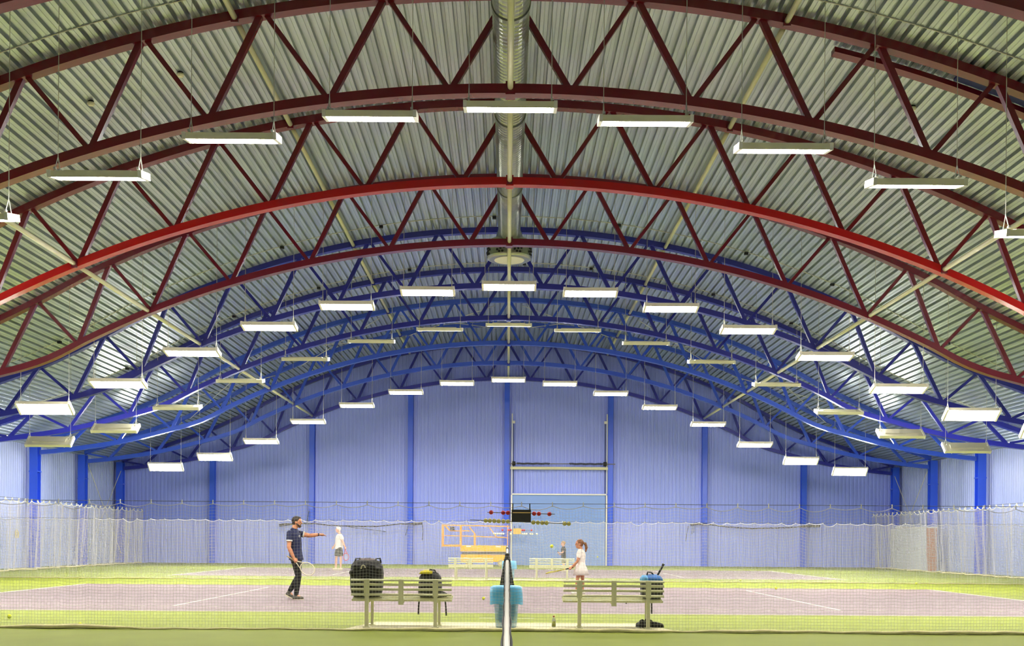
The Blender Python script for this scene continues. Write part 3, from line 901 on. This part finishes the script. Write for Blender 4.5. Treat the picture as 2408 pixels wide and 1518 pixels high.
# ------------------------------------------------------------------ scissor lift
LD = 53.2
kk = F/LD
def lx(zx): return (1020+zx/6.689-VX)/kk
def lz(zy): return CAMH-(1160+zy/6.689-VY)/kk
t = thing('scissor_lift', 'yellow scissor lift parked at the far wall left of the door', 'scissor lift', (0, LD, 0))
y0, y1 = -.45, .45
MB().box(lx(425), lx(1170), y0, y1, lz(912), lz(815)).build('deck_box', M['lift'], t)
MB().box(lx(140), lx(430), y0+.03, y1-.03, lz(838), lz(806)).build('deck_extension', M['lifto'], t)
MB().box(lx(430), lx(1190), y0, y1, .24, lz(960)).build('chassis', M['lift'], t)
sc_ = MB()
for yy in (y0+.08, y1-.08):
    for k in range(3):
        z0, z1 = lz(958), lz(914)
        sc_.bar((lx(450), yy, z0+.02+.03*k), (lx(1150), yy, z0+.05+.03*k), .05, .05)
sc_.build('scissor_arms', M['grey'], t)
for zx in (1062, 560):
    for yy in (y0-.02, y1-.10):
        wh = MB().tube([(lx(zx), yy, .17), (lx(zx), yy+.12, .17)], .17, 20).build('wheel', M['tyre'], t)
        MB().tube([(lx(zx), yy-.01, .17), (lx(zx), yy+.13, .17)], .08, 14).build('hub', M['cream'], wh)
for yy in (y0, y1):
    g = MB()
    def rl(a, b, w=.045): g.bar((lx(a[0]), yy, lz(a[1])), (lx(b[0]), yy, lz(b[1])), w, w, (0, 1, 0))
    rl((140, 500), (1195, 515)); rl((140, 665), (430, 670)); rl((430, 668), (1160, 690))
    rl((142, 495), (142, 840), .055); rl((425, 505), (425, 830), .07); rl((645, 640), (645, 820), .08); rl((1160, 515), (1160, 820), .045)
    rl((180, 510), (255, 590)); rl((255, 590), (560, 588)); rl((560, 530), (650, 640)); rl((880, 540), (995, 690))
    g.build('guard_rail', M['lifto'], t)
for zx in (142, 1160):
    for zy in (500, 665): MB().bar((lx(zx), y0, lz(zy)), (lx(zx), y1, lz(zy)), .04, .04).build('cross_rail', M['lifto'], t)
MB().cbox((lx(300), y0-.06, lz(555)), (.22, .12, .18)).build('control_box', M['dark'], t)
for zx in (555, 1015): MB().box(lx(zx-40), lx(zx+40), y0-.006, y0, lz(845), lz(822)).build('sticker', M['cap'], t)

# ------------------------------------------------------------------ white cabinet at right, sign at left, stored nets
t = thing('storage_cabinet', 'long white cabinet with orange wooden end, behind the net at right', 'cabinet', (19.62, 52.1, 0))
MB().box(0, .5, -2.3, 2.3, 0, 2.02).build('cabinet_body', M['cab'], t)
for k in range(4):
    o = MB().box(-.022, 0, -2.29+k*1.15+.01, -2.29+(k+1)*1.15-.01, .05, 1.99).build('door', M['cab'], t)
    MB().tube([(-.04, -2.29+k*1.15+(1.0 if k % 2 == 0 else .15), .95), (-.04, -2.29+k*1.15+(1.0 if k % 2 == 0 else .15), 1.1)], .012, 6).build('handle', M['grey'], o)
MB().box(0, .5, -2.33, -2.3, 0, 2.02).build('end_panel', M['orange'], t)
MB().box(-.06, .55, -2.35, -.4, 2.02, 2.08).build('top_board', M['cap'], t)
tag(MB().box(-.17, .2, -.5, .5, 0, .12).build('cardboard_box', M['cap'], None, (19.85, 53.5, 2.02)), 'flat white box lying on top of the far end of the cabinet', 'box')

t = thing('number_sign', 'small yellow sign with a black mark hanging on the left wall', 'sign', (-20.72, 44.9, 1.27))
mb = MB(); prof2 = [(-.155, 0), (.155, 0), (.155, .26), (.1, .32), (.1, .36), (-.1, .36), (-.1, .32), (-.155, .26)]
mb.ring_loft([[Vector((x, p[0], p[1])) for p in prof2] for x in (0, .012)]).build('plate', M['sign'], t)
n = MB(); n.bar((.014, -.06, .22), (.014, .06, .22), .03, .004, (1, 0, 0)); n.bar((.014, .05, .22), (.014, -.02, .06), .03, .004, (1, 0, 0))
n.build('numeral_seven', M['dark'], t)

def stored(label, pix, drops, grp):
    dd = YW-.45
    pts = []
    for px, py in pix:
        dx, dy = unroll(px, py); pts.append(Vector((dx*dd/F, 0, CAMH-dy*dd/F)))
    t = thing('rolled_net', label, 'rolled net', (0, dd, 0), 0, grp)
    rr = [.03 + .04*(i in (0, 1, len(pts)-2, len(pts)-1)) for i in range(len(pts))]
    MB().tube(pts, rr, 8).build('roll', M['tie'], t, smooth=True)
    for (a, b) in drops:
        q = []
        for px, py in (a, b):
            dx, dy = unroll(px, py); q.append(Vector((dx*dd/F, -.05, CAMH-dy*dd/F)))
        MB().tube(q, .018, 5).build('hanging_cord', M['cable'], t)
    for i in (1, len(pts)-2):
        p = pts[i]; MB().bar(p+Vector((0, 0, -.02)), p+Vector((0, .42, -.02)), .05, .05).build('wall_bracket', M['grey'], t)
    return t
stored('long dark net rolled up on brackets along the far wall behind the coach', [(657, 1234), (672, 1232), (712, 1230), (740, 1230), (770, 1234), (805, 1236), (850, 1237), (885, 1237), (915, 1234), (940, 1231), (960, 1231), (975, 1231), (993, 1229)],
       [((993, 1227), (995, 1248)), ((995, 1248), (993, 1270)), ((960, 1234), (954, 1258)), ((820, 1238), (908, 1249)), ((727, 1200), (722, 1229))], 'rolled nets on the far wall')
stored('long dark net rolled up on brackets along the far wall right of the door', [(1624, 1233), (1640, 1231), (1672, 1233), (1700, 1237), (1735, 1240), (1770, 1242), (1805, 1241), (1850, 1240), (1875, 1238), (1900, 1236), (1928, 1236)],
       [((1618, 1236), (1612, 1272)), ((1628, 1236), (1627, 1255)), ((1632, 1236), (1631, 1252))], 'rolled nets on the far wall')

# ------------------------------------------------------------------ people
def V(*a): return Vector(a)
def hand(mb, wrist, d, palm_n, curl, s=1.0, spread=.9, thumb_side=1):
    """palm, four unequal bent fingers and a side thumb; d = pointing direction"""
    d = Vector(d).normalized(); n = Vector(palm_n); n = (n - d*n.dot(d)).normalized(); a = d.cross(n)*thumb_side
    w = Vector(wrist)
    mb.capsule([w, w+d*.035*s, w+d*.075*s], [.024*s, .030*s, .032*s], 10)
    for k in (-1, 0, 1): mb.capsule([w+d*.02*s, w+d*.082*s+a*k*.022*s], [.018*s, .014*s], 8)
    for k, (ln_, off_) in enumerate(((.070, .030), (.080, .010), (.074, -.010), (.058, -.029))):
        p = w + d*.085*s + a*off_*s; c = 0; pts = [w+d*.05*s+a*off_*s*.8, p]
        dirv = (d + a*(off_*2.5)*spread).normalized()
        for seg in (.45, .32, .23):
            c += curl
            q = dirv*math.cos(c) + n*math.sin(c)
            p = p + q*ln_*seg*s; pts.append(p)
        mb.capsule(pts, [.010*s, .0098*s, .0092*s, .0085*s, .0075*s], 8)
    p0 = w + d*.025*s + a*.026*s; p1 = w+d*.055*s+a*.052*s+n*.012*s; p2 = w+d*.085*s+a*(.058-.02*min(1, curl))*s+n*.03*s*curl; 
    mb.capsule([p0, p1, p2], [.014*s, .012*s, .009*s], 8)
def head(mb, c, f, s=1.0, up=(0, 0, 1)):
    """head with brow, nose, lips, chin and ears; f = facing direction"""
    f = Vector(f).normalized(); u = Vector(up); l = u.cross(f).normalized(); u = f.cross(l)
    c = Vector(c)
    B = Matrix((f, l, u)).transposed()
    mb.ball(c+u*.025*s, .1*s, 18, 12, (.98, .78, .98), B)
    mb.ball(c+f*.022*s-u*.045*s, .075*s, 16, 10, (.88, .78, 1.0), B)
    mb.capsule([c+f*.055*s-u*.088*s, c+f*.068*s-u*.082*s], [.026*s, .022*s], 10)
    mb.capsule([c+f*.088*s+u*.018*s, c+f*.102*s-u*.010*s, c+f*.106*s-u*.024*s], [.010*s, .013*s, .015*s], 8)
    for k in (-1, 1):
        mb.capsule([c+f*.088*s+l*k*.012*s+u*.030*s, c+f*.078*s+l*k*.045*s+u*.028*s], [.010*s, .009*s], 8)
        mb.capsule([c+f*.086*s+l*k*.002*s-u*.055*s, c+f*.080*s+l*k*.018*s-u*.056*s], [.0085*s, .006*s], 8)
        mb.ball(c+l*k*.080*s-f*.008*s-u*.005*s, .03*s, 10, 8, (.65, .3, 1.0), B)
    return f, l, u
def eyes(name, c, f, l, u, s, par):
    e = MB()
    for k in (-1, 1): e.ball(Vector(c)+f*.084*s+l*k*.031*s+u*.008*s, .010*s, 8, 6)
    e.build('eyes', M['dots'], par, smooth=True)

def person(name, label, loc, face, J, look, s=1.0, vox=.008):
    """J: joints in metres about the standing point, x along the photo's right"""
    t = thing('person', label, 'person', loc)
    g = lambda k: Vector(J[k])
    body = MB()
    hs = s*J.get('hs', 1.0); lm = J.get('lm', 1.0)
    f, l, u = head(body, g('head'), J.get('gaze', face), hs)
    body.capsule([g('neck'), (g('neck')+g('head'))*.5 - Vector(face)*.015*s, g('head')-u*.03*s-f*.01*s], [.062*s, .055*s, .055*s])
    F_ = Vector(face).normalized(); Lt = Vector((0, 0, 1)).cross(F_)
    pel, che, nek = g('pelvis'), g('chest'), g('neck')
    def trunk(mb, grow, z_lo=None, hem=None):
        rings = []
        spec = [(pel - V(0, 0, .10*s), .095, .13), (pel, .115, .165), (pel+(che-pel)*.35, .108, .148), (pel+(che-pel)*.7, .118, .165), (che, .122, .178), (che+(nek-che)*.45, .105, .165), (che+(nek-che)*.75, .075, .12), (nek, .055, .06)]
        fat = J.get('fat', 1.0)
        if hem is not None: spec[0] = (hem, .13*hem_w, .165*hem_w)
        for c_, a, b in spec:
            a *= s*fat; b *= s; a += grow; b += grow
            rings.append([c_ + F_*a*math.cos(q) + Lt*b*math.sin(q) for q in [2*PI*k/24 for k in range(24)]])
        mb.ring_loft(rings)
    hem_w = J.get('hem_w', 1.0)
    trunk(body, 0)
    for sd in ('L', 'R'):
        sh, el, wr = g('sh'+sd), g('el'+sd), g('wr'+sd)
        body.capsule([che+(sh-che)*.6, sh], [.055*s, .052*s])
        body.capsule([sh, sh+(el-sh)*.4, el, el+(wr-el)*.3, wr], [.052*s*lm, .048*s*lm, .039*s*lm, .041*s*lm, .027*s*lm])
        hand(body, wr, J['hd'+sd], J['hn'+sd], J['hc'+sd], s, 1.0, J.get('ht'+sd, 1))
        hp, kn, an, to = g('hip'+sd), g('kn'+sd), g('an'+sd), g('to'+sd)
        body.capsule([hp, hp+(kn-hp)*.5, kn, kn+(an-kn)*.32, an], [.085*s, .073*s, .052*s, .054*s, .034*s])
        body.capsule([an, an*.4+to*.6 - V(0, 0, .0), to], [.034*s, .034*s, .026*s])
    remeshed(body, 'body', M[look['skin']], t, vox, 2)
    eyes('eyes', g('head'), f, l, u, hs, t)
    # shirt
    sm = MB(); trunk(sm, .014*s, hem=g('hem'))
    for sd in ('L', 'R'):
        sh, el = g('sh'+sd), g('el'+sd)
        e = sh+(el-sh)*look.get('sleeve', .62)
        sm.capsule([che+(sh-che)*.6, sh], [.07*s, .066*s])
        a = e - (e-sh).normalized()*.03*s
        sm.tube([sh-(e-sh).normalized()*.02, sh, a, e], [.05*s, .066*s, .066*s, .066*s], 14)
        if look.get('cuff'):
            dr = (e-sh).normalized()
            MB().tube([e-dr*.018*s, e+dr*.010*s], .0695*s, 16).build('sleeve_cuff', M[look['cuff']], t)
    sh_o = remeshed(sm, look.get('shirt_name', 'shirt'), M[look['shirt']], t, vox*1.15, 2)
    # lower clothes
    if 'trousers' in look:
        tr = MB(); q = look.get('trouser_len', .97)
        rings = []
        for c_, a, b in ((pel+V(0, 0, .06*s), .118, .158), (pel, .13, .178), (pel-V(0, 0, .08*s), .125, .175), (pel-V(0, 0, .15*s), .10, .15)):
            rings.append([c_ + F_*a*s*math.cos(w) + Lt*b*s*math.sin(w) for w in [2*PI*k/20 for k in range(20)]])
        tr.ring_loft(rings)
        for sd in ('L', 'R'):
            hp, kn, an = g('hip'+sd), g('kn'+sd), g('an'+sd)
            lo = look.get('loose', 1.0)
            if q > .6:
                e = kn+(an-kn)*((q-.5)*2)
                tr.capsule([hp, hp+(kn-hp)*.5, kn, kn+(e-kn)*.4, e], [.10*s, .086*s, .068*s, .066*s, .05*s])
            else:
                e = hp+(kn-hp)*(q*2)
                tr.tube([hp+V(0, 0, .05*s), hp, hp+(kn-hp)*.4, e], [.07*s, .10*s*lo, .10*s*lo, .098*s*lo], 16)
        remeshed(tr, look.get('trouser_name', 'trousers'), M[look['trousers']], t, vox*1.15, 2)
    if 'skirt' in look:
        k_ = MB(); rings = []
        for zz, a, b, wv in ((pel.z+.10*s, .12, .15, 0), (pel.z, .15, .18, .0), (pel.z-.09*s, .185, .205, .04), (J['skirt_z'], .235, .24, .10)):
            rings.append([V(pel.x, pel.y, zz) + F_*a*s*math.cos(w)*(1+wv*math.sin(7*w)) + Lt*b*s*math.sin(w)*(1+wv*math.cos(6*w)) for w in [2*PI*k/48 for k in range(48)]])
        k_.ring_loft(rings); k_.build('skirt', M[look['skirt']], t, smooth=True)
    # shoes
    for sd in ('L', 'R'):
        an, to = g('an'+sd), g('to'+sd)
        fd = V(to.x-an.x, to.y-an.y, 0); fd = fd.normalized() if fd.length > 1e-4 else F_
        ax = (to - (an - V(0, 0, .055*s) - fd*.045*s)).normalized()
        heel = an - V(0, 0, .045*s) - fd*.035*s
        so = MB()
        so.capsule([heel, heel*.5+to*.5+V(0, 0, .010*s), to], [.043*s, .045*s, .036*s]); so.capsule([an+V(0, 0, .01*s), an-V(0, 0, .03*s)], [.045*s, .047*s])
        so_ = remeshed(so, 'shoe', M[look['shoe']], t, vox, 2)
        sl = MB(); dn = -ax.cross(fd.cross(V(0, 0, 1)).normalized()); 
        side = V(0, 0, 1).cross(ax).normalized(); up_ = ax.cross(side)
        cen = (heel+to)*.5 - up_*.036*s; hl = (to-heel).length*.5+.04*s
        sl.ring_loft([[cen + up_*zz + ax*hl*math.cos(w) + side*.044*s*math.sin(w) for w in [2*PI*k/20 for k in range(20)]] for zz in (-.012*s, .012*s)])
        sl.build('shoe_sole', M[look['sole']], so_)
    # hair
    hc = g('head'); hm = MB()
    B = Matrix((f, l, u)).transposed()
    st = look['hair_style']
    if st != 'cap':
        hm.ball(hc+u*.042*hs-f*.016*hs, .102*hs, 18, 12, (.98, .84, .92), B)
        hm.ball(hc-f*.045*hs+u*.0*hs, .075*hs, 14, 10, (.7, 1.0, 1.05), B)
        if st == 'short':
            hm.ball(hc+u*.098*hs+f*.025*hs, .05*hs, 12, 8, (1.3, 1.1, .6), B)
        if st == 'pony':
            pts = [Vector(p) for p in J['pony']]; hm.capsule([hc-f*.085*hs+u*.03*hs] + pts, [.028*hs, .04*hs, .038*hs, .016*hs])
        remeshed(hm, 'hair', M[look['hair']], t, vox, 2)
        if st == 'pony':
            MB().tube([hc-f*.092*hs+u*.032*hs, hc-f*.105*hs+u*.030*hs], .033*hs, 12).build('hair_tie', M['cap'], t)
    else:
        hm.ball(hc+u*.045*hs-f*.008*hs, .104*hs, 18, 12, (.99, .83, .88), B)
        remeshed(hm, 'white_hair', M[look['hair']], t, vox, 1)
    if look.get('beard'):
        bd = MB()
        bd.capsule([hc+f*.062*hs-u*.090*hs, hc+f*.072*hs-u*.082*hs], [.031*hs, .027*hs])
        for k in (-1, 1):
            bd.capsule([hc+f*.072*hs-u*.080*hs, hc+f*.045*hs+l*k*.040*hs-u*.070*hs, hc+f*.012*hs+l*k*.060*hs-u*.035*hs], [.022*hs, .022*hs, .014*hs])
            bd.capsule([hc+f*.091*hs+l*k*.004*hs-u*.040*hs, hc+f*.080*hs+l*k*.026*hs-u*.050*hs], [.008*hs, .007*hs])
        remeshed(bd, 'beard', M['hair'], t, .006, 1)
    return t

def place(px, d): return ((px-VX)*d/F, d, 0)

# coach in navy, walking to the right, far arm stretched out
J = dict(head=(.045, 0, 1.658), neck=(-.008, 0, 1.50), chest=(-.012, 0, 1.32), pelvis=(.035, 0, .93), hem=(.04, 0, .85), fat=1.12, lm=1.14,
         shR=(-.07, -.185, 1.425), elR=(-.075, -.235, 1.12), wrR=(.03, -.225, .895), hdR=(.45, .0, -.85), hnR=(0, 1, 0), hcR=.9,
         shL=(.01, .18, 1.425), elL=(.28, .21, 1.375), wrL=(.50, .17, 1.40), hdL=(1, -.1, -.08), hnL=(0, -.2, -1), hcL=.16, htL=-1,
         hipR=(.03, -.09, .90), knR=(.105, -.10, .51), anR=(.055, -.10, .085), toR=(.19, -.11, .035),
         hipL=(.04, .09, .90), knL=(.065, .10, .49), anL=(-.13, .10, .16), toL=(-.055, .10, .045))
person('coach', 'man in navy polo and black trousers walking right, one arm stretched out', place(693, 22.9), (1, 0, 0), J,
       dict(skin='skin', shirt='navy', shirt_name='polo_shirt', cuff='white', sleeve=.55, trousers='blk', shoe='shoe', sole='sole', hair='hair', hair_style='short', beard=True), 1.0, .008)
cx, cy = place(693, 22.9)[:2]
co = [o for o in COL.objects if o.name == 'person'][0]
MB().tube([(.475, .171, 1.398), (.50, .17, 1.40)], .031, 14).build('wrist_watch', M['dark'], co)
MB().tube([(-.012, 0, 1.475), (-.002, 0, 1.505), (.004, 0, 1.525)], [.095, .078, .072], 18).build('shirt_collar', M['navy'], co, smooth=True)
MB().box(.108, .118, -.10, -.055, 1.33, 1.385).build('chest_badge', M['cap'], co)
racket('pale framed racket held low by the coach in navy', (cx-.115, cy-.225, .935), (cx+.46, cy-.20, .575), (.0, -1, .15), M['pale'], M['tape'], 1.0, 'rackets in hands')

# man in white on the far court
J = dict(head=(-.03, 0, 1.70), neck=(.02, 0, 1.52), chest=(.03, 0, 1.36), pelvis=(.0, 0, .97), hem=(-.0, 0, .90), fat=1.3, lm=1.12, gaze=(-1, -.1, .03),
         shL=(.09, -.18, 1.45), elL=(.21, -.24, 1.18), wrL=(.285, -.26, 1.00), hdL=(.25, 0, -.95), hnL=(0, 1, 0), hcL=1.0,
         shR=(-.05, .18, 1.45), elR=(-.13, .22, 1.18), wrR=(-.235, .2, 1.00), hdR=(-.5, 0, -.8), hnR=(0, -1, 0), hcR=.5,
         hipL=(.04, -.09, .93), knL=(.10, -.1, .52), anL=(.10, -.1, .09), toL=(-.02, -.13, .04),
         hipR=(-.03, .09, .93), knR=(-.12, .1, .52), anR=(-.14, .1, .09), toR=(-.26, .08, .04))
person('player', 'white haired man in white shirt and dark shorts holding a red racket, far court', place(797, 44.6), (-.92, -.38, 0), J,
       dict(skin='skinp', shirt='shirtw', sleeve=.6, trousers='olive', trouser_name='shorts', trouser_len=.40, loose=1.12, shoe='sole', sole='sole', hair='shirtw', hair_style='short'), 1.03, .011)
cx, cy = place(797, 44.6)[:2]
racket('red racket hanging down from the hand of the man in white', (cx+.30, cy-.26, 1.04), (cx+.36, cy-.30, .42), (.25, -1, 0), M['pink'], M['pink'], 1.2, 'rackets in hands')

# girl in white
J = dict(hs=1.16, head=(-.035, 0, 1.222), neck=(-.002, 0, 1.105), chest=(.005, 0, .965), pelvis=(.005, 0, .70), hem=(.005, 0, .60), skirt_z=.465, fat=1.05, hem_w=.9,
         shL=(-.02, -.125, 1.03), elL=(-.095, -.16, .80), wrL=(-.225, -.13, .665), hdL=(-.85, .1, -.35), hnL=(0, .6, -.8), hcL=.9,
         shR=(.0, .125, 1.03), elR=(-.05, .16, .80), wrR=(-.19, .02, .665), hdR=(-.85, -.2, -.3), hnR=(0, -.6, -.8), hcR=.9, htR=-1,
         hipL=(-.02, -.065, .66), knL=(-.085, -.07, .36), anL=(-.10, -.07, .075), toL=(-.21, -.08, .035),
         hipR=(.03, .065, .66), knR=(.05, .07, .36), anR=(.06, .07, .075), toR=(-.05, .06, .035), pony=[(.105, 0, 1.24), (.135, 0, 1.14), (.12, 0, 1.04)])
person('girl', 'girl with ponytail in a white tennis dress behind the right bench, racket ready', place(1366, 25.9), (-1, 0, 0), J,
       dict(skin='skin', shirt='dressw', shirt_name='dress_top', sleeve=.62, skirt='dressw', shoe='cap', sole='sole', hair='hairb', hair_style='pony'), .80, .007)
cx, cy = place(1366, 25.9)[:2]
racket('yellow and black racket held level by the girl in white', (cx-.185, cy-.11, .655), (cx-.86, cy-.13, .505), (-.2, .12, 1), M['rframe'], M['dark'], .95, 'rackets in hands')

# boy in black behind the far bench
J = dict(hs=1.18, head=(-.01, 0, 1.18), neck=(.0, 0, 1.07), chest=(.005, 0, .94), pelvis=(.01, 0, .66), hem=(.01, 0, .58),
         shL=(.0, -.12, 1.0), elL=(-.03, -.15, .80), wrL=(-.17, -.12, .80), hdL=(-1, 0, .1), hnL=(0, 1, 0), hcL=.9,
         shR=(.0, .12, 1.0), elR=(.02, .15, .78), wrR=(-.10, .10, .72), hdR=(-1, 0, 0), hnR=(0, -1, 0), hcR=.7,
         hipL=(.01, -.06, .63), knL=(-.01, -.07, .34), anL=(.03, -.07, .07), toL=(-.08, -.07, .035),
         hipR=(.01, .06, .63), knR=(.03, .07, .34), anR=(.06, .07, .07), toR=(-.05, .07, .035))
person('boy', 'small fair haired boy in a black shirt standing behind the far right bench', place(1325, 45.0), (-1, -.1, 0), J,
       dict(skin='skinp', shirt='blk', sleeve=.6, trousers='blk', trouser_name='shorts', trouser_len=.45, shoe='sole', sole='sole', hair='hairf', hair_style='short'), .76, .011)
cx, cy = place(1325, 45.0)[:2]
racket('small pale racket raised in front of the boy in black', (cx-.16, cy-.12, .77), (cx-.52, cy-.15, 1.12), (.3, -1, .1), M['bluel'], M['dark'], .9, 'rackets in hands')

# ------------------------------------------------------------------ camera, world, view
w = bpy.data.worlds.new('hall air'); scene.world = w
w.use_nodes = True
w.node_tree.nodes['Background'].inputs['Color'].default_value = (.02, .02, .02, 1)
w.node_tree.nodes['Background'].inputs['Strength'].default_value = 0.0
cam = bpy.data.cameras.new('camera')
cam.sensor_fit = 'HORIZONTAL'; cam.sensor_width = 36
cam.lens = 36*F/2408
cam.shift_x = (1204-VX)/2408
cam.shift_y = (VY-759)/2408
cam.clip_start = .05; cam.clip_end = 200
co = bpy.data.objects.new('camera', cam); COL.objects.link(co)
co.location = (0, 0, CAMH); co.rotation_euler = (PI/2, -.0068, 0)
scene.camera = co
scene.view_settings.view_transform = 'Standard'
scene.view_settings.look = 'None'
scene.view_settings.gamma = 1
scene.view_settings.use_curve_mapping = False
scene.view_settings.exposure = 1.62
scene.cycles.max_bounces = 8
scene.cycles.diffuse_bounces = 5
scene.cycles.glossy_bounces = 3
scene.cycles.transparent_max_bounces = 12
scene.cycles.sample_clamp_indirect = 8
scene.cycles.caustics_reflective = False
scene.cycles.caustics_refractive = False
